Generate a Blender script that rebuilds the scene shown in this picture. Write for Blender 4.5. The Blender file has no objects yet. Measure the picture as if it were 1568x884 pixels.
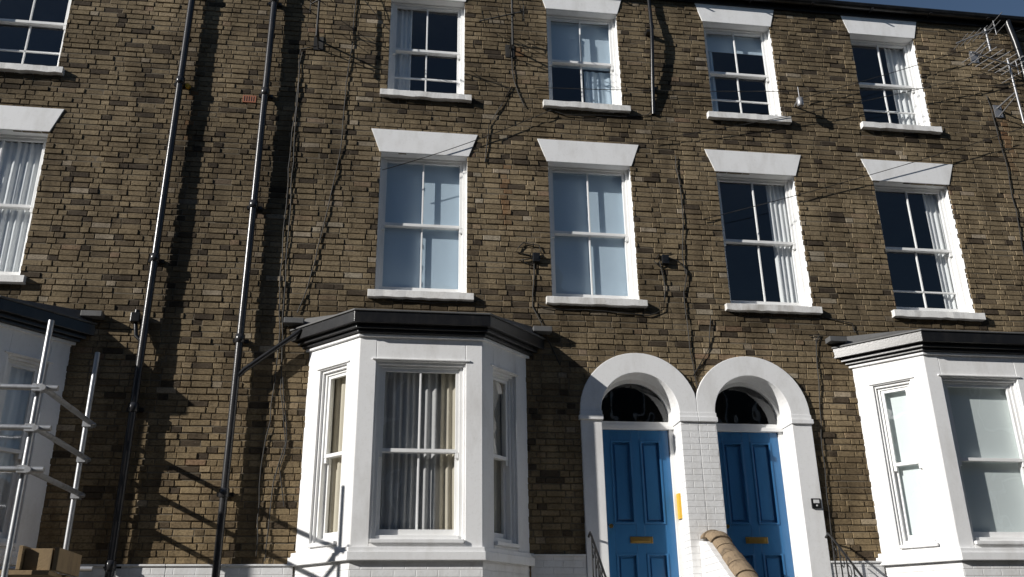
import bpy, math, random
import numpy as np
from mathutils import Matrix, Vector
random.seed(7)
GZ=1.6   # eye height above street; all Z below are relative to eye level
S=bpy.context.scene
S.view_settings.view_transform='Standard'; S.view_settings.look='None'; S.view_settings.exposure=0
COL=S.collection

# ---------------------------------------------------------------- materials
def nmat(name):
    m=bpy.data.materials.new(name); m.use_nodes=True
    nt=m.node_tree; b=nt.nodes['Principled BSDF']; return m,nt,b
def N(nt,t,**k):
    n=nt.nodes.new(t)
    for a,v in k.items():
        if a in n.inputs.keys(): n.inputs[a].default_value=v
        else: setattr(n,a,v)
    return n
def coords(nt,scale=(1,1,1)):
    g=N(nt,'ShaderNodeNewGeometry'); mp=N(nt,'ShaderNodeMapping'); mp.inputs['Scale'].default_value=scale
    nt.links.new(g.outputs['Position'],mp.inputs['Vector']); return mp.outputs['Vector']
def noise(nt,scale,sc=(1,1,1),detail=4,rough=.55):
    n=N(nt,'ShaderNodeTexNoise'); n.inputs['Scale'].default_value=scale; n.inputs['Detail'].default_value=detail; n.inputs['Roughness'].default_value=rough
    nt.links.new(coords(nt,sc),n.inputs['Vector']); return n.outputs['Fac']
def ramp(nt,fac,stops,interp='LINEAR'):
    r=N(nt,'ShaderNodeValToRGB'); r.color_ramp.interpolation=interp
    e=r.color_ramp.elements
    while len(e)<len(stops): e.new(.5)
    for i,(p,c) in enumerate(stops):
        e[i].position=p; e[i].color=(c[0],c[1],c[2],1) if not isinstance(c,(int,float)) else (c,c,c,1)
    nt.links.new(fac,r.inputs['Fac']); return r.outputs['Color']
def mix(nt,a,b,fac,mode='MIX'):
    m=N(nt,'ShaderNodeMix'); m.data_type='RGBA'; m.blend_type=mode
    for s,v in ((m.inputs[0],fac),(m.inputs[6],a),(m.inputs[7],b)):
        if hasattr(v,'links'): nt.links.new(v,s)
        else: s.default_value=v if isinstance(v,(int,float)) else (v[0],v[1],v[2],1)
    return m.outputs[2]
def math2(nt,op,a,b):
    m=N(nt,'ShaderNodeMath'); m.operation=op
    for s,v in zip(m.inputs,(a,b)):
        if hasattr(v,'links'): nt.links.new(v,s)
        elif v is not None: s.default_value=v
    return m.outputs[0]
def bump(nt,b,h,strength=.3,dist=.01):
    u=N(nt,'ShaderNodeBump'); u.inputs['Strength'].default_value=strength; u.inputs['Distance'].default_value=dist
    nt.links.new(h,u.inputs['Height']); nt.links.new(u.outputs['Normal'],b.inputs['Normal'])

def paint(name,col,rough=.5,dirt=.35,dcol=(.35,.32,.27),bs=.15,scale=3,brick=False,metal=0):
    m,nt,b=nmat(name)
    n1=noise(nt,scale,(1,1,.35),4,.65); n2=noise(nt,scale*9,(1,1,1),3,.6)
    f=ramp(nt,n1,[(.48,0.0),(.78,1.0)])
    f2=ramp(nt,n2,[(.55,0.0),(.8,1.0)])
    c=mix(nt,col,dcol,f); c=mix(nt,col,c,dirt)
    c=mix(nt,c,mix(nt,c,dcol,.5),mix(nt,(0,0,0),f2,dirt))
    nt.links.new(c,b.inputs['Base Color']); b.inputs['Roughness'].default_value=rough; b.inputs['Metallic'].default_value=metal
    h=n2
    if brick:
        t=N(nt,'ShaderNodeTexBrick'); t.inputs['Scale'].default_value=1; t.inputs['Brick Width'].default_value=.215; t.inputs['Row Height'].default_value=.071; t.inputs['Mortar Size'].default_value=.006; t.inputs['Mortar Smooth'].default_value=.6
        t.inputs['Color1'].default_value=(1,1,1,1);t.inputs['Color2'].default_value=(.85,.85,.85,1);t.inputs['Mortar'].default_value=(.2,.2,.2,1)
        g=N(nt,'ShaderNodeNewGeometry'); sp=N(nt,'ShaderNodeSeparateXYZ'); nt.links.new(g.outputs['Position'],sp.inputs[0])
        ad=N(nt,'ShaderNodeMath'); ad.operation='ADD'; nt.links.new(sp.outputs[0],ad.inputs[0]); nt.links.new(sp.outputs[1],ad.inputs[1])
        cb=N(nt,'ShaderNodeCombineXYZ'); nt.links.new(ad.outputs[0],cb.inputs[0]); nt.links.new(sp.outputs[2],cb.inputs[1])
        nt.links.new(cb.outputs[0],t.inputs['Vector'])
        h=mix(nt,t.outputs['Color'],n2,.25); bump(nt,b,h,.8,.012)
    else: bump(nt,b,h,bs,.004)
    return m

def brickmat(name):
    m,nt,b=nmat(name)
    at=N(nt,'ShaderNodeAttribute'); at.attribute_name='rnd'
    c=ramp(nt,at.outputs['Fac'],[(0,(.075,.058,.042)),(.12,(.15,.115,.075)),(.35,(.225,.172,.106)),(.6,(.27,.21,.13)),(.85,(.32,.25,.16)),(.95,(.26,.175,.115)),(1,(.42,.36,.27))])
    s1=ramp(nt,noise(nt,.55,(1,1,.7),5,.65),[(.32,(.46,.455,.45)),(.6,(1,1,1))])
    c=mix(nt,c,s1,1.0,'MULTIPLY')
    s2=ramp(nt,noise(nt,2.2,(1.6,1,.35),4,.65),[(.3,(.5,.49,.48)),(.56,(1,1,1)),(.75,(1.18,1.17,1.13))])
    c=mix(nt,c,s2,.9,'MULTIPLY')
    s3=ramp(nt,noise(nt,34,(1,1,1.5),4,.7),[(.28,(.42,.40,.38)),(.52,(1,1,1)),(.8,(1.28,1.26,1.2))])
    c=mix(nt,c,s3,.9,'MULTIPLY')
    lm=ramp(nt,noise(nt,7,(1,1,1.6),5,.75),[(.66,0.0),(.74,1.0)])
    c=mix(nt,c,(.40,.365,.30),math2(nt,'MULTIPLY',lm,.45))
    # soot and rust stains laid down under sills, eaves and brackets
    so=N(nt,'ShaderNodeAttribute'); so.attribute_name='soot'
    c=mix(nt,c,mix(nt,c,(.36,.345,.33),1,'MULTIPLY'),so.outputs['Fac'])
    ru=N(nt,'ShaderNodeAttribute'); ru.attribute_name='rust'
    c=mix(nt,c,(.22,.105,.045),math2(nt,'MULTIPLY',ru.outputs['Fac'],noise(nt,12,(1,1,.3),4,.7)))
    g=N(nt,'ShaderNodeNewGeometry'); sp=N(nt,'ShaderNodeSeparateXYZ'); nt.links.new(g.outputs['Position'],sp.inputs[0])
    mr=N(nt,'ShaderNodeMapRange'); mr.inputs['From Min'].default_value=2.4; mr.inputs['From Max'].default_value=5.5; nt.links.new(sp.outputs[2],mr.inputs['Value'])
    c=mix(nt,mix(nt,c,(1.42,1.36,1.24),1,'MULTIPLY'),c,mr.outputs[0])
    nt.links.new(c,b.inputs['Base Color']); b.inputs['Roughness'].default_value=.92; b.inputs['Specular IOR Level'].default_value=.2
    bump(nt,b,noise(nt,60,(1,1,1),4,.7),.65,.007)
    return m
M={}
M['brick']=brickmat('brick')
M['mortar']=paint('mortar',(.15,.125,.09),.95,.75,(.05,.042,.03),.6,5)
M['oldbrick']=paint('soot_brick',(.11,.09,.065),.95,.75,(.05,.042,.03),.6,5,brick=True)  # brick of the unseen opposite terrace, darkened to cut fill light
M['white']=paint('white_paint',(.90,.90,.90),.55,.32,(.42,.39,.34),.25,4)
M['whiteb']=paint('white_painted_brick',(.88,.88,.88),.6,.4,(.4,.37,.32),.3,4,brick=True)
M['frame']=paint('sash_paint',(.88,.88,.87),.4,.2,(.45,.42,.38),.1,6)
M['sill']=paint('sill_paint',(.86,.85,.83),.6,.7,(.3,.27,.22),.5,5)
M['black']=paint('black_paint',(.012,.012,.013),.3,.5,(.05,.045,.04),.2,8)
M['pipe']=paint('pipe_paint',(.030,.030,.033),.25,.5,(.10,.09,.08),.15,8)
M['lead']=paint('lead_slab',(.12,.12,.12),.6,.5,(.06,.055,.05),.4,6)
M['blue']=paint('blue_door_paint',(.042,.165,.36),.24,.3,(.02,.08,.19),.06,5)
M['stone']=paint('weathered_sandstone',(.30,.22,.14),.9,1.0,(.05,.038,.028),.9,12)
M['galv']=paint('galvanised_steel',(.48,.49,.51),.42,.7,(.18,.17,.15),.2,14,metal=.6)
M['alu']=paint('aluminium',(.35,.35,.36),.45,.5,(.1,.1,.1),.1,14,metal=.6)
M['wood']=paint('scaffold_timber',(.30,.21,.11),.8,.8,(.12,.08,.05),.5,7)
M['rust']=paint('terracotta',(.35,.13,.07),.8,.4)
M['yellow']=paint('yellow_notice',(.75,.45,.03),.5,.1)
M['brass']=paint('brass',(.5,.33,.1),.35,.3,metal=.9)
M['cable']=paint('cable_rubber',(.015,.014,.013),.6,.2)
M['room']=paint('room_wall',(.13,.12,.11),.9,.1)
M['curt']=paint('curtain_fabric',(.55,.54,.53),.9,.25,(.35,.33,.3),.2,10)
M['net']=paint('white_curtain',(.85,.85,.84),.9,.15,(.6,.6,.6),.2,10)
M['beige']=paint('beige_curtain',(.60,.54,.43),.9,.2,(.4,.35,.28),.2,10)
M['blind']=paint('roller_blind',(.56,.67,.76),.9,.2,(.42,.53,.62),.05,1.2)  # blind with the panes' sky reflection put into its pale blue
M['wblind']=paint('frosted_blind',(.80,.85,.83),.8,.15,(.6,.66,.65),.05,1.2)
M['asphalt']=paint('asphalt',(.05,.05,.05),.9,.5,(.03,.03,.03),.6,20)
M['paving']=paint('paving',(.20,.19,.18),.9,.5,(.12,.11,.10),.5,6)
M['ground']=paint('ground_earth',(.08,.075,.06),.95,.5,(.04,.05,.03),.5,3)
M['slate']=paint('slate',(.08,.08,.09),.7,.5,(.04,.04,.04),.4,6)
M['plastic']=paint('white_plastic',(.7,.7,.7),.4,.2)
def glass():
    m,nt,b=nmat('window_glass'); nt.nodes.remove(b)
    o=nt.nodes['Material Output']; t=N(nt,'ShaderNodeBsdfTransparent'); t.inputs[0].default_value=(.93,.95,.96,1)
    g=N(nt,'ShaderNodeBsdfGlossy'); g.inputs['Roughness'].default_value=.01; g.inputs['Color'].default_value=(.95,.97,1,1)
    bm=N(nt,'ShaderNodeBump'); bm.inputs['Strength'].default_value=.3; bm.inputs['Distance'].default_value=.03
    nt.links.new(noise(nt,1.7,(1,1,1),2,.5),bm.inputs['Height']); nt.links.new(bm.outputs[0],g.inputs['Normal'])
    # two-sided Schlick reflectance for a thin pane
    ge=N(nt,'ShaderNodeNewGeometry'); dp=N(nt,'ShaderNodeVectorMath'); dp.operation='DOT_PRODUCT'
    nt.links.new(ge.outputs['Normal'],dp.inputs[0]); nt.links.new(ge.outputs['Incoming'],dp.inputs[1])
    ab=math2(nt,'ABSOLUTE',dp.outputs['Value'],None); om=math2(nt,'SUBTRACT',1.0,ab); pw=math2(nt,'POWER',om,5.0)
    k=math2(nt,'MULTIPLY',pw,.9); k=math2(nt,'ADD',k,.085)
    mx=N(nt,'ShaderNodeMixShader'); nt.links.new(k,mx.inputs[0]); nt.links.new(t.outputs[0],mx.inputs[1]); nt.links.new(g.outputs[0],mx.inputs[2]); nt.links.new(mx.outputs[0],o.inputs[0])
    return m
M['glass']=glass()

# ---------------------------------------------------------------- mesh builder
ID=lambda u,v,z:(u,v,z)
def frame(ox,oy,dx,dy):
    L=math.hypot(dx,dy); dx/=L; dy/=L
    return lambda u,v,z:(ox+u*dx-v*dy, oy+u*dy+v*dx, z)
class MB:
    def __init__(s): s.v=[];s.f=[];s.m=[];s.mats=[];s.sm=[]
    def mi(s,k):
        if k not in s.mats: s.mats.append(k)
        return s.mats.index(k)
    def add(s,vs,fs,k,smooth=False):
        b=len(s.v); s.v+=[(x,y,z+GZ) for x,y,z in vs]; i=s.mi(k)
        for f in fs: s.f.append([b+j for j in f]); s.m.append(i); s.sm.append(smooth)
    def box(s,x0,x1,y0,y1,z0,z1,k,T=ID):
        if x1<x0:x0,x1=x1,x0
        p=[T(x,y,z) for z in (z0,z1) for x,y in ((x0,y0),(x1,y0),(x1,y1),(x0,y1))]
        s.add(p,[(3,2,1,0),(4,5,6,7),(0,1,5,4),(1,2,6,5),(2,3,7,6),(3,0,4,7)],k)
    def prism_xz(s,pts,y0,y1,k,T=ID):
        n=len(pts); vs=[T(x,y0,z) for x,z in pts]+[T(x,y1,z) for x,z in pts]
        s.add(vs,[list(range(n)),list(range(2*n-1,n-1,-1))]+[(i,i+n,(i+1)%n+n,(i+1)%n) for i in range(n)],k)
    def prism_xy(s,pts,z0,z1,k,top=None):
        n=len(pts); tp=top or pts
        vs=[(x,y,z0) for x,y in pts]+[(x,y,z1) for x,y in tp]
        s.add(vs,[list(range(n-1,-1,-1)),list(range(n,2*n))]+[(i,(i+1)%n,(i+1)%n+n,i+n) for i in range(n)],k)
    def tube(s,path,r,k,n=8):
        P=[Vector(p) for p in path]; rings=[]
        for i,p in enumerate(P):
            d=(P[min(i+1,len(P)-1)]-P[max(i-1,0)])
            if d.length<1e-9: d=Vector((0,0,1))
            d.normalize(); a=Vector((0,0,1)) if abs(d.z)<.9 else Vector((1,0,0))
            e=d.cross(a).normalized(); g=d.cross(e).normalized(); rr=r[i] if isinstance(r,(list,tuple)) else r
            rings.append([tuple(p+e*rr*math.cos(t)+g*rr*math.sin(t)) for t in (2*math.pi*j/n for j in range(n))])
        vs=[q for R in rings for q in R]
        fs=[(i*n+j,i*n+(j+1)%n,(i+1)*n+(j+1)%n,(i+1)*n+j) for i in range(len(P)-1) for j in range(n)]
        s.add(vs,fs,k,True)
        s.add(rings[0],[list(range(n))],k); s.add(rings[-1],[list(range(n-1,-1,-1))],k)
    def sheet(s,T,u0,u1,z0,z1,v0,k,amp=.02,per=.09,thru=None,n=None,seed=0):
        n=n or max(12,int(abs(u1-u0)/.012)); rows=7
        vs=[]
        for r in range(rows+1):
            z=z0+(z1-z0)*r/rows; q=1-r/rows
            for i in range(n+1):
                t=i/n; u=u0+(u1-u0)*t; a=u/per*2*math.pi+1.2*math.sin(u*9+seed)+.25*math.sin(q*3+u*7)
                v=v0+amp*(math.sin(a)+.4*math.sin(a*.47+2+q*.6))*(.75+.35*q)
                vs.append(T(u,v,z))
        fs=[(r*(n+1)+i,r*(n+1)+i+1,(r+1)*(n+1)+i+1,(r+1)*(n+1)+i) for r in range(rows) for i in range(n)]
        s.add(vs,fs,k,True)
    def done(s,name,parent=None,bevel=0):
        me=bpy.data.meshes.new(name); me.from_pydata(s.v,[],s.f)
        for k in s.mats: me.materials.append(M[k])
        me.polygons.foreach_set('material_index',s.m); me.polygons.foreach_set('use_smooth',s.sm); me.update()
        o=bpy.data.objects.new(name,me); COL.objects.link(o)
        if parent: o.parent=parent
        if bevel:
            b=o.modifiers.new('bevel','BEVEL'); b.width=bevel; b.segments=2; b.limit_method='ANGLE'; b.angle_limit=math.radians(40)
        return o
def empty(name):
    o=bpy.data.objects.new(name,None); COL.objects.link(o); return o

# ---------------------------------------------------------------- sash window
def sash(fr,gl,T,u0,u1,z0,z1,d,jw=.045,bar=True,mid=.5,drop=0,hb=False):
    zm=z0+(z1-z0)*mid
    fr.box(u0,u0+jw,d,d+.11,z0,z1,'frame',T); fr.box(u1-jw,u1,d,d+.11,z0,z1,'frame',T)
    fr.box(u0+jw,u1-jw,d+.003,d+.11,z1-.025,z1,'frame',T); fr.box(u0+jw,u1-jw,d-.015,d+.11,z0,z0+.045,'frame',T)
    a,b=u0+jw,u1-jw
    for (s0,s1,dd,st,sb) in ((zm-.02-drop,z1-.025-drop,d+.018,.035,.038),(z0+.045,zm+.02,d+.060,.038,.065)):
        sw=.038
        fr.box(a,a+sw,dd,dd+.038,s0,s1,'frame',T); fr.box(b-sw,b,dd,dd+.038,s0,s1,'frame',T)
        fr.box(a+sw,b-sw,dd+.001,dd+.037,s1-st,s1,'frame',T); fr.box(a+sw,b-sw,dd+.001,dd+.037,s0,s0+sb,'frame',T)
        if bar:
            c=(a+b)/2; fr.box(c-.010,c+.010,dd+.006,dd+.032,s0+sb,s1-st,'frame',T)
        gl.add([T(a+sw-.004,dd+.018,s0+sb-.004),T(b-sw+.004,dd+.018,s0+sb-.004),T(b-sw+.004,dd+.018,s1-st+.004),T(a+sw-.004,dd+.018,s1-st+.004)],[(0,1,2,3)],'glass')
    for x in (a+.002,b-.040): fr.box(x,x+.036,d+.021,d+.054,zm-.075-drop,zm-.021-drop,'frame',T)
    if hb:
        zz=z0+.05+.27; fr.box(a+.038,b-.038,d+.066,d+.09,zz,zz+.022,'frame',T)

# ---------------------------------------------------------------- layout
WC=[-6.64,-4.56,.39,2.482,4.698,6.874,11.76]
BAY=[-4.58,.39,6.84,11.78]
DOOR=[2.925,4.275]
F1=(3.97,5.82,.535); F2=(6.70,8.20,.49)
houses=[(-9.2,-2.09),(-2.09,3.6),(3.6,9.3),(9.3,14)]
ZT=8.62
holes=[]
for c in WC:
    holes.append((c-F1[2],c+F1[2],F1[0],F1[1])); holes.append((c-F2[2],c+F2[2],F2[0],F2[1]))
for c in BAY: holes.append((c-1.15,c+1.15,-1.6,3.4))
dh=[(c-.46,c+.46,-1.6,3.06) for c in DOOR]

HP=[empty('brick_house') for _ in houses]
def house_of(x):
    for i,(a,b) in enumerate(houses):
        if a<=x<b: return i
    return None
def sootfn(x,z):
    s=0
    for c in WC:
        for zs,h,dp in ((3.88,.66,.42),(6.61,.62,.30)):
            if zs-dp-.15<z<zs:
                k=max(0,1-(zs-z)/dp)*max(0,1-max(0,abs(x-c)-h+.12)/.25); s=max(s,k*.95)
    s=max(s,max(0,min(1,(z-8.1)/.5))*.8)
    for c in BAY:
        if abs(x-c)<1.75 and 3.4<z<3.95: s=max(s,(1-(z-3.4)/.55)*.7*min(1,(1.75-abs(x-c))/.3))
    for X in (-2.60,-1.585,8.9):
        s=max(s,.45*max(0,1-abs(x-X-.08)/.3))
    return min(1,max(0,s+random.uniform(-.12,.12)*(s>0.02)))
def rustfn(x,z):
    r=0
    for X,za,zb,w in ((1.42,4.7,5.75,.10),(1.55,6.9,7.5,.07),(8.45,6.0,7.2,.12),(-2.45,5.6,6.5,.05)):
        if za<z<zb: r=max(r,max(0,1-abs(x-X)/w)*min(1,(z-za)/.4))
    return r

def build_bricks():
    data=[([],[],[],[],[]) for _ in houses]
    CH=.071; j=.009
    z=-.0; row=0
    while z<ZT-.03:
        x0=-9.2+(.0 if row%2 else .053)+random.uniform(-.02,.02)
        cuts=[]
        zc=z+CH/2
        for (a,b,c,d) in holes:
            if c-.02<zc<d+.02: cuts.append((a,b))
        for cx in DOOR:
            if zc<2.6: cuts.append((cx-.6,cx+.6))
            elif zc<3.2: h=math.sqrt(max(0,.6**2-(zc-2.6)**2)); cuts.append((cx-h,cx+h))
        x=x0; k=row%2
        while x<14:
            w=(.2135 if k%2==0 else .1075)
            w+=random.uniform(-.006,.006)
            segs=[(x,x+w-j)]
            for (a,b) in cuts:
                ns=[]
                for (p,q) in segs:
                    if q<=a or p>=b: ns.append((p,q)); continue
                    if p<a: ns.append((p,a))
                    if q>b: ns.append((b,q))
                segs=ns
            for (p,q) in segs:
                if q-p<.02: continue
                hi=house_of((p+q)/2)
                if hi is None: continue
                V,F,Rn,So,Ru=data[hi]
                pr=-random.random()**1.6*.011
                if random.random()<.03: pr=.003
                wz=.004*math.sin(p*1.7+row*.9)+.003*math.sin(p*.6+1)
                t=lambda s=.003: random.uniform(-s,s)
                za=z+t(.002)+wz; zb=z+CH-j+t(.002)+wz
                fx=.004; tl=t(.002)
                b0=len(V); yb=.03
                f=[(p+fx+t(),pr+tl,za+fx+t()),(q-fx+t(),pr-tl,za+fx+t()),(q-fx+t(),pr-tl+t(.002),zb-fx+t()),(p+fx+t(),pr+tl+t(.002),zb-fx+t())]
                g=[(p,pr+.006,za),(q,pr+.006,za),(q,pr+.006,zb),(p,pr+.006,zb)]
                h=[(p,yb,za),(q,yb,za),(q,yb,zb),(p,yb,zb)]
                for (a_,b_,c_) in f+g+h: V.append((a_,b_,c_+GZ))
                F.append((b0,b0+1,b0+2,b0+3))
                for o in (0,4):
                    for i in range(4):
                        i2=(i+1)%4; F.append((b0+o+i,b0+o+4+i,b0+o+4+i2,b0+o+i2))
                mx=(p+q)/2
                mu=.50+.10*math.sin(mx*1.3+z*.7)*math.sin(z*1.9+mx*.4)
                if 2.0<mx<5.2 and 3.2<zc<3.9: mu+=.14
                r=min(1,max(0,random.gauss(mu,.18)))
                if random.random()<.015: r=.99
                if random.random()<.06: r=.02
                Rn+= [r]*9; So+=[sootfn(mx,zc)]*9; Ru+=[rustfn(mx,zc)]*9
            x+=w; k+=1
        z+=CH; row+=1
    for i,(V,F,Rn,So,Ru) in enumerate(data):
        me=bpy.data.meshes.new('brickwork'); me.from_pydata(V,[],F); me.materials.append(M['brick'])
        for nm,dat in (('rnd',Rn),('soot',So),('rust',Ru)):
            a=me.attributes.new(nm,'FLOAT','FACE'); a.data.foreach_set('value',dat)
        me.update()
        o=bpy.data.objects.new('brickwork',me); COL.objects.link(o); o.parent=HP[i]
build_bricks()
for i,(a,b) in enumerate(houses):
    mb=MB(); H=[h for h in holes+dh if h[1]>a and h[0]<b]
    xs=sorted({a,b,*[min(max(x,a),b) for h in H for x in h[:2]]}); zs=sorted({-1.6,ZT,*[z for h in H for z in h[2:]]})
    for p,q in zip(xs,xs[1:]):
        for r,s in zip(zs,zs[1:]):
            cx,cz=(p+q)/2,(r+s)/2
            if any(h[0]<cx<h[1] and h[2]<cz<h[3] for h in H): continue
            mb.add([(p,.0055,r),(q,.0055,r),(q,.0055,s),(p,.0055,s)],[(0,1,2,3)],'mortar')
    mb.done('mortar',HP[i])
    sh=MB()
    sh.box(a+.03,b-.03,5,5.2,-1.6,ZT,'room')
    for x in ((a,b) if i==0 else (b,)): sh.box(x-.06,x+.06,.04,5.2,-1.6,ZT+.0,'room')
    for z in (.0,3.62,6.28): sh.box(a+.07,b-.07,.30,5,z,z+.12,'room')
    sh.box(a+.07,b-.07,.03,5,8.45,8.6,'room')
    sh.done('rooms',HP[i])
    rf=MB()
    sl=[(a,-.10,8.66),(b,-.10,8.66),(b,2.6,10.4),(a,2.6,10.4),(a,5.4,8.6),(b,5.4,8.6)]
    rf.add(sl,[(0,1,2,3),(3,2,5,4)],'slate')
    rf.add([(x,y,z-.05) for x,y,z in sl],[(3,2,1,0),(4,5,2,3)],'slate')
    rf.box(a+.001,b-.001,-.035,.0,8.50,8.66,'black')
    rf.done('roof',HP[i])
    gt=MB(); n=8; rr=.06; cy=-.10; cz=8.62
    prof=[(cy+rr*math.cos(t),cz+rr*math.sin(t)) for t in [math.pi+math.pi*k/n for k in range(n+1)]]
    vs=[(x,y,z) for x in (a,b) for y,z in prof]
    gt.add(vs,[(k,k+n+1,k+n+2,k+1) for k in range(n)],'black',True)
    gt.add([(x,cy+(rr-.006)*math.cos(t),cz+.001+(rr-.006)*math.sin(t)) for x in (a,b) for t in [math.pi+math.pi*k/n for k in range(n+1)]],[(k+1,k+n+2,k+n+1,k) for k in range(n)],'black',True)
    gt.box(a,b,cy-rr-.004,cy-rr+.006,cz-.005,cz+.012,'black')
    x=a+.4
    while x<b: gt.box(x,x+.03,cy-rr-.008,cy+rr,cz-rr-.008,cz-rr+.004,'black'); x+=.9
    gt.done('gutter',HP[i])

def flat_arch(mb,c,zb,zt,hb,ht,T=ID,dy=.15):
    mb.prism_xz([(c-hb,zb),(c+hb,zb),(c+ht,zt),(c-ht,zt)],-.014,.004,'white')
    mb.box(c-hb-.0,c+hb+.0,.005,dy,zb,zb+.06,'white')
def rough_sill(mb,c,h,z,seed=0):
    rnd=random.Random(seed); n=14; d=.095
    xs=[c-h+2*h*i/n for i in range(n+1)]
    vs=[];
    for x in xs:
        e=rnd.uniform(-.004,.004)
        vs+=[(x,-.07+e*.5,z-d+abs(rnd.uniform(0,.012)) ),(x,-.07+e,z-.004+rnd.uniform(-.005,.003)),(x,.20,z+.02),(x,.20,z-d)]
    fs=[]
    for i in range(n):
        for k in range(4): fs.append((4*i+k,4*(i+1)+k,4*(i+1)+(k+1)%4,4*i+(k+1)%4))
    fs+= [(0,1,2,3),(4*n+3,4*n+2,4*n+1,4*n)]
    mb.add(vs,[tuple(reversed(f)) for f in fs],'sill')
for wi,c in enumerate(WC):
    hp=HP[house_of(c)]
    for fl,(z0,z1,h) in enumerate((F1,F2)):
        fr=MB(); gl=MB(); cu=MB()
        for s in (-1,1): fr.box(c+s*h,c+s*(h+.05),.0095,.30,z0-.02,z1+.05,'white')
        if fl==0: flat_arch(fr,c,5.82,6.14,.55,.665)
        else: flat_arch(fr,c,8.20,8.50,.50,.585)
        rough_sill(fr,c,.614 if fl==0 else .58,z0,wi*2+fl)
        D=.11; dv=D+.115
        sash(fr,gl,ID,c-h,c+h,z0+.02,z1,D,hb=(fl==1 and wi in(1,2,4,5)) or (fl==0 and wi==5))
        fr.box(c-h-.05,c+h+.05,.222,.31,z0-.1,z0+.03,'white')
        if fl==0 and wi in (2,3): 
            cu.add([(c-.48,dv,z0+.03),(c+.48,dv,z0+.03),(c+.48,dv,z1-.02),(c-.48,dv,z1-.02)],[(0,1,2,3)],'blind')  # pale sheet behind the glass stands in for reflected sky
        elif fl==0 and wi in (1,0): cu.sheet(ID,c-.48,c+.48,z0+.03,z1-.02,dv+.025,'net',.018,.085,seed=wi)
        elif fl==0 and wi in (4,5): cu.sheet(ID,c+(.24 if wi==4 else .3),c+.50,z0+.03,z1-.02,dv+.02,'net',.016,.07,seed=wi)
        elif fl==1:
            if wi==2: cu.sheet(ID,c-.44,c-.2,z0+.03,z1-.02,dv+.02,'net',.015,.06,seed=3)
            if wi==3:
                cu.add([(c-.44,dv,z0+.72),(c+.44,dv,z0+.72),(c+.44,dv,z1-.03),(c-.44,dv,z1-.03)],[(0,1,2,3)],'blind'); cu.sheet(ID,c+.05,c+.44,z0+.03,z0+.7,dv+.02,'blind',.01,.1,seed=3)
            if wi==4: cu.sheet(ID,c-.44,c-.3,z0+.03,z1-.3,dv+.02,'blind',.015,.06,seed=5); cu.box(c-.44,c+.44,dv,dv+.01,z1-.32,z1-.03,'blind')
            if wi==5: cu.sheet(ID,c+.16,c+.46,z0+.03,z1-.02,dv+.02,'net',.016,.07,seed=8)
        fr.done('window_frame',hp,.003); gl.done('window_glass',hp)
        if cu.v: cu.done('curtain',hp)

# bays -----------------------------------------------------------------
def off(c,e):
    return [(c-1.225-e*1.40,0.0),(c-.655-e*.43,-.6-e),(c+.655+e*.43,-.6-e),(c+1.225+e*1.40,0.0)]
def bay(c,hp,mode):
    w=MB(); fr=MB(); gl=MB(); cu=MB(); ck=MB()
    w.prism_xy(off(c,0.0),-1.6,.90,'whiteb')
    w.prism_xy(off(c,.055),.90,.985,'white'); w.prism_xy(off(c,.035),.985,1.03,'white')
    faces=[(frame(c-.655,-.6,1,0),1.31,.18,1.13),
           (frame(c-1.225,0,.57,-.6),.8276,.21,.635),
           (frame(c+.655,-.6,.57,.6),.8276,.1926,.6176)]
    zt=3.24; z0,z1=1.03,2.94
    for fi,(T,L,a,b) in enumerate(faces):
        th=.15
        w.box(0,a,0,th,z0-.0,zt,'white',T); w.box(b,L,0,th,z0,zt,'white',T)
        w.box(a,b,0.001,th,z1,zt-.001,'white',T); w.box(a,b,.0,th,z0-.001,z0+.035,'white',T)
        w.box(a-.0,a+.022,.03,th,z0+.035,z1,'white',T); w.box(b-.022,b,.03,th,z0+.035,z1,'white',T)
        w.box(a+.022,b-.022,.031,th,z1-.03,z1,'white',T)
        w.box(a-.045,b+.045,-.018,.02,z1+.012,z1+.03,'white',T)
        w.box(a+.01,b-.01,-.035,.10,z0+.036,z0+.075,'white',T)
        sash(fr,gl,T,a+.022,b-.022,z0+.075,z1-.03,.060,jw=.04 if fi==0 else .03,bar=(fi==0 and mode!='b2'))
        if mode=='b2': cu.add([T(a+.03,.175,z0+.09),T(b-.03,.175,z0+.09),T(b-.03,.175,z1-.04),T(a+.03,.175,z1-.04)],[(0,1,2,3)],'wblind')
        elif fi==0:
            if mode=='b1':
                cu.sheet(T,a+.03,a+.49,z0+.09,z1-.05,.205,'curt',.02,.075,seed=1); cu.sheet(T,a+.47,b-.22,z0+.09,z1-.05,.215,'curt',.02,.085,seed=2); cu.sheet(T,b-.25,b-.03,z0+.09,z1-.05,.20,'beige',.016,.09,seed=4)
            else: cu.sheet(T,a+.03,b-.03,z0+.09,z1-.05,.205,'net',.016,.09,seed=1)
        else: cu.sheet(T,a+.03,b-.03,z0+.09,z1-.05,.19,'beige' if mode=='b1' else 'net',.012,.08,seed=fi+5)
    for e,a_,b_ in ((.03,3.20,3.235),(.06,3.235,3.27),(.10,3.27,3.315),(.155,3.315,3.44)):
        ck.prism_xy(off(c,e),a_,b_,'black' if e>.04 else 'white')
    ck.prism_xy(off(c,.17),3.44,3.462,'lead')
    top=[(c-1.30,0),(c-.70,-.3),(c+.70,-.3),(c+1.30,0)]
    ck.prism_xy(off(c,.14),3.462,3.60,'lead',top)
    for s in (-1,1):
        ck.box(c+s*1.30,c+s*1.52,-.13,.0,3.50,3.565,'lead')
    w.done('bay_wall',hp,.006); fr.done('bay_sash_frames',hp,.003); gl.done('bay_glass',hp); cu.done('bay_curtains',hp); ck.done('bay_cornice',hp,.006)
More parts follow.
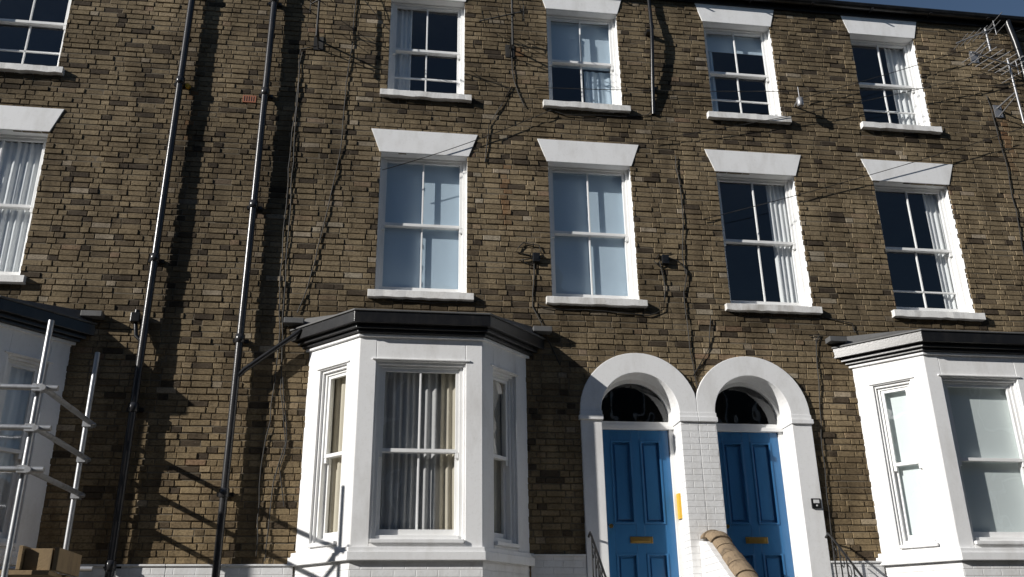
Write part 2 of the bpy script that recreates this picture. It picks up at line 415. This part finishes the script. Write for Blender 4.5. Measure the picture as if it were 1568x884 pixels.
for c,m in zip(BAY,('b0','b1','b2','b3')): bay(c,HP[house_of(c)],m)

# doors ----------------------------------------------------------------
def arch(mb,c,clampx,side):
    n=28; ri,ro=.46,.70; zc=2.60
    A=[];B=[]
    for i in range(n+1):
        t=math.pi*i/n; A.append((c+ri*math.cos(t),zc+ri*math.sin(t)))
        x=c+ro*math.cos(t); z=zc+ro*math.sin(t)
        if side>0: x=min(x,clampx-.001)
        else: x=max(x,clampx+.001)
        B.append((x,z))
    yf=-.045; yb=.30
    vs=[(x,yf,z) for x,z in A]+[(x,yf,z) for x,z in B]+[(x,yb,z) for x,z in A]+[(x,.03,z) for x,z in B]
    m=n+1; fs=[];
    for i in range(n):
        fs.append((i,m+i,m+i+1,i+1)); fs.append((i+1,2*m+i+1,2*m+i,i)); fs.append((m+i,3*m+i,3*m+i+1,m+i+1))
    mb.add(vs,fs,'white')
def door(c,hp,clampx,side):
    w=MB(); arch(w,c,clampx,side)
    o=-side
    w.box(c+o*.46,c+o*.70,-.045,.30,-1.0,2.49,'white')
    w.box(c+o*.445,c+o*.72,-.07,.29,2.49,2.545,'white'); w.box(c+o*.452,c+o*.705,-.055,.295,2.545,2.598,'white')
    w.box(c-o*.46,clampx+o*.0005,-.045,.30,-1.0,2.49,'whiteb')
    w.box(c-o*.445,clampx+o*.0005,-.07,.29,2.49,2.545,'white'); w.box(c-o*.452,clampx+o*.0005,-.055,.295,2.545,2.598,'white')
    w.done('arched_surround',hp,.005)
    d=MB(); y=.24
    for s in (-1,1): d.box(c+s*.46,c+s*.405,y,y+.09,.25,2.455,'frame')
    d.box(c-.459,c+.459,y-.03,y+.09,2.455,2.50,'frame'); d.box(c-.459,c+.459,y-.012,y+.09,2.50,2.545,'frame')
    n=20; zc=2.60; a=[];b=[]
    for i in range(n+1):
        t=math.pi*i/n; a.append((c+.46*math.cos(t),zc+.46*math.sin(t))); b.append((c+.42*math.cos(t),zc+.42*math.sin(t)))
    m=n+1; vs=[(x,y,z) for x,z in a+b]+[(x,y+.05,z) for x,z in b]
    d.add(vs,[(i,i+1,m+i+1,m+i) for i in range(n)]+[(m+i,m+i+1,2*m+i+1,2*m+i) for i in range(n)],'frame')
    for s in (-1,1): d.box(c+s*.46,c+s*.42,y,y+.05,2.545,2.602,'frame')
    y0=y+.025; L,R_=c-.403,c+.403; zb,zt=.27,2.452
    rails=[(zb,.47),(1.06,1.38),(2.33,zt)]
    for p,q in ((L,L+.105),(c-.05,c+.05),(R_-.105,R_)): d.box(p,q,y0,y0+.045,zb,zt,'blue')
    for r0,r1 in rails:
        for p,q in ((L+.105,c-.05),(c+.05,R_-.105)): d.box(p,q,y0+.0015,y0+.045,r0,r1,'blue')
    for (r0,r1) in ((.47,1.06),(1.38,2.33)):
        for p,q in ((L+.105,c-.05),(c+.05,R_-.105)):
            d.box(p,q,y0+.03,y0+.04,r0,r1,'blue')
            k=.022
            d.box(p,p+k,y0-.008,y0+.03,r0,r1,'blue'); d.box(q-k,q,y0-.008,y0+.03,r0,r1,'blue')
            d.box(p+k,q-k,y0-.008,y0+.03,r0,r0+k,'blue'); d.box(p+k,q-k,y0-.008,y0+.03,r1-k,r1,'blue')
            d.box(p+.05,q-.05,y0+.018,y0+.032,r0+.05,r1-.05,'blue')
    d.box(c-.13,c+.13,y0-.01,y0+.01,1.17,1.24,'brass'); d.box(c-.10,c+.10,y0-.014,y0-.009,1.185,1.225,'brass')
    d.tube([(L+.05,y0,1.35),(L+.05,y0-.04,1.35),(L+.05,y0-.06,1.35)],[.012,.022,.024],'brass',12)
    d.done('front_door',hp,.004)
    g=MB(); pts=[(c+.425*math.cos(math.pi*i/n),zc+.425*math.sin(math.pi*i/n)) for i in range(n+1)]+[(c-.43,2.54),(c+.43,2.54)]
    g.add([(x,y+.03,z) for x,z in pts],[list(range(len(pts)))],'glass'); g.done('fanlight_glass',hp)
    h=MB(); h.box(c-.46,c+.46,.33,.36,-.3,.27,'room'); h.box(c-.8,c-.47,.31,2,.1,3.5,'room'); h.box(c+.47,c+.8,.31,2,.1,3.5,'room'); h.done('hall',hp)
door(DOOR[0],HP[1],3.6,1); door(DOOR[1],HP[2],3.6,-1)
pn=MB(); pn.box(3.36,3.384,.155,.237,1.43,1.71,'yellow'); pn.done('yellow_notice')
pl=[(0,-9.2,-5.83,.90),(0,-3.35,-2.09,.90),(1,-2.09,-.84,.90),(1,1.62,2.222,1.0),(2,4.978,5.61,.93),(2,8.07,9.3,.93),(3,9.3,10.5,.93)]
for hi,a,b,z in pl:
    m=MB(); m.box(a+.002,b-.002,-.03,.005,-1.6,z,'whiteb'); m.box(a+.002,b-.002,-.045,.0,z,z+.02,'white'); m.done('painted_plinth',HP[hi],.004)

# steps & dividing wall ------------------------------------------------
st=MB()
for i in range(11):
    z=.25-.17*i
    if i==0: st.box(2.24,4.96,-.45,.33,-1.6,z,'paving')
    else: st.box(2.24,4.96,-.45-.28*i,-.45-.28*(i-1)+.01,-1.6,z,'paving')
st.done('entrance_steps',None,.008)
dw=MB()
pf=[(-.046,1.16),(-.25,1.13),(-.55,.92),(-1.0,.62),(-3.4,-.84),(-3.6,-.88),(-3.6,-1.6),(-.046,-1.6)]
vs=[(3.49,y,z) for y,z in pf]+[(3.71,y,z) for y,z in pf]; n=len(pf)
dw.add(vs,[list(range(n)),list(range(2*n-1,n-1,-1))]+[(i,i+n,(i+1)%n+n,(i+1)%n) for i in range(n)],'whiteb')
path=[(-.05,1.18),(-.16,1.19),(-.27,1.165),(-.38,1.10),(-.50,1.02),(-.64,.93),(-.80,.82),(-.98,.705),(-1.2,.57)]+[(-1.2-.22*i,.57-.134*i) for i in range(1,11)]
for i,((ya,za),(yb,zb)) in enumerate(zip(path,path[1:])):
    rnd=random.Random(i); e=rnd.uniform(-.010,.010); gap=.008
    dy,dz=yb-ya,zb-za; Ls=math.hypot(dy,dz); ty,tz=dy/Ls,dz/Ls; ny,nz=(tz,-ty) if -ty>0 else (-tz,ty)
    vs=[]; K=9
    for t in (gap/Ls,1-gap/Ls):
        for k in range(K+1):
            a=math.pi*k/K; x=3.615+(.112+e)*math.cos(a); h=(.075+e)*math.sin(a)
            vs.append((x,ya+dy*t+ny*h,za+dz*t+nz*h))
    fs=[(k,k+1,K+2+k,K+1+k) for k in range(K)]+[(0,K+1,2*K+1,K),list(range(K,-1,-1)),list(range(K+1,2*K+2))]
    dw.add(vs,fs,'stone',False)
dw.done('step_dividing_wall')
for X in (2.25,4.95):
    r=MB(); hr=[(X,-.06,1.20),(X,-.13,1.235),(X,-.2,1.19),(X,-.7,.76),(X,-1.6,.0),(X,-3.2,-1.0)]
    r.tube(hr,.013,'black')
    lo=[(X,y,z-.75) for _,y,z in hr[2:]]; r.tube(lo,.009,'black')
    y=-.2
    while y>-3.2:
        zz=np.interp(-y,[.2,.7,1.6,3.2],[1.19,.76,0,-1.0]); r.tube([(X,y,zz),(X,y,zz-.95)],.008,'black',6)
        r.tube([(X,y-.02,zz-.1),(X,y-.06,zz-.13),(X,y-.075,zz-.19),(X,y-.05,zz-.23),(X,y-.02,zz-.2)],.006,'black',6)
        y-=.13
    r.done('iron_handrail')

# drainpipes -----------------------------------------------------------
def pipe(X,pathz,collars,name='drainpipe',r=.041,y=-.105):
    p=MB(); p.tube([(X+dx,y,z) for dx,z in pathz],r,'pipe',16)
    for z in collars:
        p.tube([(X,y,z-.05),(X,y,z-.045),(X,y,z+.045),(X,y,z+.05)],[r+.003,r+.013,r+.013,r+.003],'pipe',16)
        p.box(X-.085,X+.085,-.035,-.0,z-.02,z+.02,'black'); p.box(X-.012,X+.012,-.10,-.02,z-.018,z+.018,'black')
    p.done(name,None,0)
pipe(-2.60,[(0,8.6),(0,-1.5)],[8.0,6.58,4.22,2.5,.9])
pipe(-1.585,[(0,8.6),(0,-1.5)],[7.9,6.5,4.95,3.30,1.62])
p=MB(); p.tube([(-.93,-.12,3.42),(-1.0,-.11,3.36),(-1.5,-.11,2.95),(-1.56,-.11,2.88)],.03,'black',12); p.done('gutter_branch_pipe')
p=MB(); p.box(-2.76,-2.66,-.14,-.03,3.45,3.56,'black'); p.tube([(-2.71,-.08,3.56),(-2.71,-.08,3.6)],.03,'black'); p.tube([(-2.71,-.08,3.45),(-2.68,-.1,3.3),(-2.6,-.105,3.22)],.025,'black'); p.done('rainwater_hopper',None,.01)
p=MB(); p.tube([(3.38,-.015,6.62),(3.38,-.04,6.8),(3.385,-.075,7.1),(3.40,-.11,7.5),(3.42,-.12,7.9),(3.43,-.075,8.3),(3.43,-.06,8.55)],.026,'black',12)
for z,y in ((7.0,-.06),(7.9,-.1)): p.box(3.36,3.44,y,0,z-.02,z+.02,'black')
p.done('vent_pipe')
p=MB(); p.tube([(8.86,-.10,8.60),(8.86,-.10,8.5),(8.9,-.1,8.2),(8.92,-.1,7.9),(8.92,-.1,-1.5)],.045,'black',14); p.done('drainpipe')

# cables ---------------------------------------------------------------
def wig(path,y=-.018,seed=0):
    rnd=random.Random(seed); out=[]
    for (a,b) in zip(path,path[1:]):
        n=max(2,int(math.hypot(b[0]-a[0],b[1]-a[1])/.16))
        for i in range(n):
            t=i/n; out.append((a[0]+(b[0]-a[0])*t+rnd.uniform(-.009,.009),y+rnd.uniform(-.006,.004),a[1]+(b[1]-a[1])*t+rnd.uniform(-.005,.005)))
    out.append((path[-1][0],y,path[-1][1])); return out
cabs=[[(-.56,8.5),(-.57,7.45),(-.62,6.75),(-.64,5.71),(-.77,4.82),(-.87,4.14),(-1.0,3.66)],
[(-.99,7.31),(-1.22,7.24),(-1.20,6.41),(-1.17,4.46),(-1.15,3.57),(-1.11,2.74),(-1.02,2.16),(-1.11,1.74),(-1.12,1.34),(-1.13,.95)],
[(-1.20,7.2),(-1.235,5.5),(-1.22,4.0),(-1.17,3.3),(-1.2,2.4),(-1.25,1.9),(-1.22,1.0)],
[(1.74,4.43),(1.71,3.84),(1.88,3.44),(2.01,3.13)],
[(1.78,3.86),(2.0,3.82),(2.37,3.83),(3.1,3.78),(3.30,3.86),(3.34,4.16),(3.30,4.50)],
[(3.39,4.55),(3.55,4.51),(3.64,4.39),(3.58,4.1),(3.58,3.35),(3.65,2.85)],
[(3.88,3.78),(3.83,3.4),(3.6,3.05)],[(5.2,3.55),(5.14,2.85),(5.08,2.2),(5.05,1.5),(5.03,.95)],
[(5.12,3.6),(5.24,3.62),(5.2,3.5)],[(3.3,4.6),(3.22,4.5),(3.3,4.42),(3.4,4.48),(3.36,4.6),(3.46,4.62)],
[(1.74,4.49),(1.51,4.54),(1.6,4.66),(1.8,4.64),(1.83,4.5),(1.69,4.38),(1.55,4.43),(1.74,4.47)],
[(1.5,7.5),(1.52,7.0),(1.66,6.6)],
[(-1.1,2.9),(-1.0,2.2),(-1.05,1.9),(-.98,1.5)],[(.0,3.86),(.5,3.84),(1.0,3.86),(1.05,3.9)],[(8.3,7.3),(8.34,6.2),(8.28,4.8),(8.2,3.7)],
[(3.62,6.0),(3.66,5.2),(3.6,4.6),(3.62,4.35)],[(1.9,6.6),(2.2,6.52),(2.9,6.55),(3.3,6.6),(3.38,6.7)],[(5.35,3.84),(5.7,3.78),(5.72,3.66)],[(1.15,5.75),(1.2,6.3),(1.5,6.9)]]
for i,cp in enumerate(cabs):
    m=MB(); m.tube(wig(cp,seed=i),.0065,'cable',6); m.done('wall_cable')
def wire(a,b,sag):
    m=MB(); n=20; m.tube([(a[0]+(b[0]-a[0])*t,a[1]+(b[1]-a[1])*t,a[2]+(b[2]-a[2])*t-sag*4*t*(1-t)) for t in [i/n for i in range(n+1)]],.005,'cable',5); m.done('overhead_wire')
wire((-.12,-.03,5.55),(2.0,-.06,6.55),.05)
wire((3.9,-.03,5.1),(9.2,-.12,6.95),.06)
wire((5.45,-.06,7.0),(9.2,-.12,8.5),.05)
wire((3.3,-.05,6.2),(9.2,-.15,7.9),.08)
wire((1.8,-.03,6.9),(9.2,-.15,7.5),.10)
wire((-.1,-.04,7.6),(-1.0,-.3,8.6),.0)
for x,z in ((1.76,4.47),(3.37,4.52)):
    m=MB(); m.box(x-.045,x+.045,-.055,-.012,z-.06,z+.06,'black'); m.tube([(x,-.06,z),(x,-.05,z)],.03,'black',10); m.done('cable_junction_box',None,.008)
m=MB(); m.tube([(5.38,-.01,6.90),(5.38,-.16,6.94)],.012,'alu'); m.tube([(5.38,-.17,6.80),(5.38,-.17,6.82),(5.38,-.17,6.92),(5.38,-.17,6.94)],[.035,.045,.045,.02],'alu',14); m.tube([(5.38,-.17,6.94),(5.38,-.17,7.1)],.006,'alu'); m.done('wall_lamp')
m=MB(); m.box(4.84,4.95,-.065,-.045,1.52,1.63,'black'); m.box(4.86,4.93,-.069,-.064,1.575,1.615,'plastic'); m.tube([(4.895,-.07,1.55),(4.895,-.064,1.55)],.01,'plastic',10); m.done('door_bell',None,.003)
m=MB(); m.box(-1.86,-1.70,-.016,.005,6.40,6.50,'rust')
for i in range(5): m.box(-1.845+i*.028,-1.833+i*.028,-.0175,-.0158,6.415,6.485,'black')
m.done('air_vent',None,.002)
m=MB(); m.tube([(-2.52,-.02,6.56),(-2.52,-.07,6.55)],.03,'yellow',10); m.done('yellow_cap')

# antennas -------------------------------------------------------------
def yagi(X,Z,arm,mh,bd,blen,k,n=8,el=.16,down=.35,bz=.75):
    a=MB(); a.box(X-.06,X+.06,-.018,0,Z-.10,Z+.10,k)
    a.tube([(X,-.01,Z+.05),(X,-arm,Z+.05)],.014,k); a.tube([(X,-.01,Z-.08),(X,-arm,Z+.0)],.009,k)
    a.tube([(X,-arm,Z-down),(X,-arm,Z+mh)],.015,k)
    d=Vector(bd).normalized(); b0=Vector((X,-arm-.02,Z+mh*bz))-d*.15
    a.tube([tuple(b0),tuple(b0+d*blen)],.010,k,6)
    pr=Vector((-d.y,d.x,0)).normalized()
    for i in range(n):
        q=b0+d*blen*(i+.3)/n; a.tube([tuple(q-pr*el),tuple(q+pr*el)],.0055,k,5)
    for z in (-.1,.1):
        q=b0+Vector((0,0,z)); a.tube([tuple(q-pr*el*1.2),tuple(q+pr*el*1.2)],.005,k,5)
    a.tube([tuple(b0-Vector((0,0,.12))),tuple(b0+Vector((0,0,.12)))],.006,k,5)
    a.done('tv_antenna')
yagi(-1.0,7.35,.32,.95,(.75,-.65,.05),.9,'cable',8,.13,down=.12,bz=.45)
yagi(1.48,7.45,.28,.95,(-.8,.25,-.1),.6,'cable',6,.14,down=.1,bz=.4)
yagi(8.42,7.05,.42,.60,(-.9,-.30,-.05),.95,'alu',7,.22,down=.45,bz=.8)
yagi(8.25,7.95,.35,.25,(-.95,.05,-.45),.7,'alu',6,.18,down=.15)

# scaffolding ----------------------------------------------------------
sc=MB(); r=.026
pts=[(-3.03,-1.6,2.92),(-2.99,-.28,3.04),(-5.1,-1.6,3.1),(-5.1,-.75,3.1),(-7.2,-1.6,3.1),(-7.2,-.75,3.1)]
for x,y,z in pts: sc.tube([(x,y,-1.58),(x,y,z)],r,'galv',14)
LZ=(2.27,1.91,1.55)
for z in LZ:
    sc.tube([(-2.96,-1.72,z-.01),(-2.96+.0,-.12,z+.03)],r,'galv',14)
    sc.tube([(-7.5,-1.655,z+.02),(-2.85,-1.655,z+.0)],r,'galv',14)
    for (x,y) in ((-3.03,-1.63),(-2.98,-.28)):
        sc.box(x-.035,x+.05,y-.045,y+.04,z-.03,z+.035,'galv'); sc.tube([(x+.05,y-.03,z),(x+.09,y-.03,z)],.012,'galv',8)
sc.tube([(-7.5,-.33,.85),(-2.7,-.33,.85)],r,'galv',12); sc.tube([(-7.5,-1.64,.60),(-2.7,-1.64,.60)],r,'galv',12)
for x in (-3.1,-5.0,-7.1): sc.tube([(x,-1.75,.66),(x,-.1,.66)],r,'galv',12)
sc.done('scaffolding')
dk=MB()
for i in range(5):
    y=-1.5+.232*i; dk.box(-7.4,-2.72-.03*(i%2),y,y+.225,.70,.738,'wood')
dk.box(-2.99,-2.955,-1.5,-.75,.742,.94,'wood'); dk.box(-2.72,-2.68,-1.45,-.8,.74,.93,'wood'); dk.box(-2.95,-2.73,-1.45,-1.41,.74,.92,'wood')
dk.done('scaffold_boards',None,.004)

# street ---------------------------------------------------------------
g=MB(); g.add([(-300,-300,-1.604),(300,-300,-1.604),(300,300,-1.604),(-300,300,-1.604)],[(0,1,2,3)],'ground'); g.done('ground')
g=MB(); g.add([(-80,-9.5,-1.596),(80,-9.5,-1.596),(80,-5.5,-1.596),(-80,-5.5,-1.596)],[(0,1,2,3)],'asphalt'); g.done('road')
for y0,y1 in ((-5.5,-3.8),(-12,-9.5)):
    g=MB(); g.box(-80,80,y0,y1,-1.66,-1.48,'paving'); g.done('pavement')
# opposite terrace, three-storey, out of view; raised and lengthened to block low sky light
oh=MB(); y=-13.5
oh.box(-60,60,y-8,y,-1.6,8.5,'oldbrick'); oh.add([(-60,y+.3,8.5),(60,y+.3,8.5),(60,y-4,11.0),(-60,y-4,11.0),(-60,y-8,8.5),(60,y-8,8.5)],[(1,0,3,2),(2,3,4,5)],'slate')
for i in range(35):
    x=-58+i*3.4
    for z in (-.3,2.6,5.6):
        oh.box(x-.6,x+.6,y,y+.02,z,z+1.7,'white'); oh.box(x-.5,x+.5,y+.01,y+.03,z+.1,z+1.6,'black'); oh.box(x-.7,x+.7,y,y+.1,z-.1,z,'white')
    if i%3==0:
        oh.box(x+1.0,x+2.2,y-4.6,y-3.4,9.5,12.3,'oldbrick')
        for q in range(3): oh.tube([(x+1.25+q*.35,y-4,12.3),(x+1.25+q*.35,y-4,12.7)],.12,'rust',10)
oo=oh.done('brick_house')

# ---------------------------------------------------------------- light
az=math.radians(67.5); el=math.radians(24.0)
sd=Vector((-math.sin(az)*math.cos(el),-math.cos(az)*math.cos(el),math.sin(el)))
sl=bpy.data.lights.new('sun','SUN'); sl.energy=5; sl.angle=math.radians(.5); sl.color=(1,.965,.91)
so=bpy.data.objects.new('sun',sl); so.rotation_euler=sd.to_track_quat('Z','Y').to_euler(); so.location=(-20,-10,20); COL.objects.link(so)
w=bpy.data.worlds.new('World'); S.world=w; w.use_nodes=True; nt=w.node_tree
sk=nt.nodes.new('ShaderNodeTexSky'); sk.sky_type='NISHITA'; sk.sun_disc=False; sk.sun_elevation=el
sk.sun_rotation=math.atan2(sd.x,sd.y)%(2*math.pi); sk.dust_density=.15; sk.air_density=1.0; sk.ozone_density=2.0
bg=nt.nodes['Background']; bg.inputs['Strength'].default_value=.06
nt.links.new(sk.outputs[0],bg.inputs['Color'])
# ---------------------------------------------------------------- camera
pt,ro,ya=math.radians(21.93),math.radians(-.84),math.radians(8.33)
fw=Vector((math.sin(ya)*math.cos(pt),math.cos(ya)*math.cos(pt),math.sin(pt))); rt=Vector((math.cos(ya),-math.sin(ya),0)); up=rt.cross(fw)
r2=rt*math.cos(ro)+up*math.sin(ro); u2=-rt*math.sin(ro)+up*math.cos(ro)
cam=bpy.data.cameras.new('camera'); cam.sensor_width=36; cam.lens=1405.5/1568*36; cam.clip_end=1000; cam.clip_start=.05
co=bpy.data.objects.new('camera',cam); mt=Matrix((r2,u2,-fw)).transposed().to_4x4(); mt.translation=(0,-10,GZ); co.matrix_world=mt
COL.objects.link(co); S.camera=co
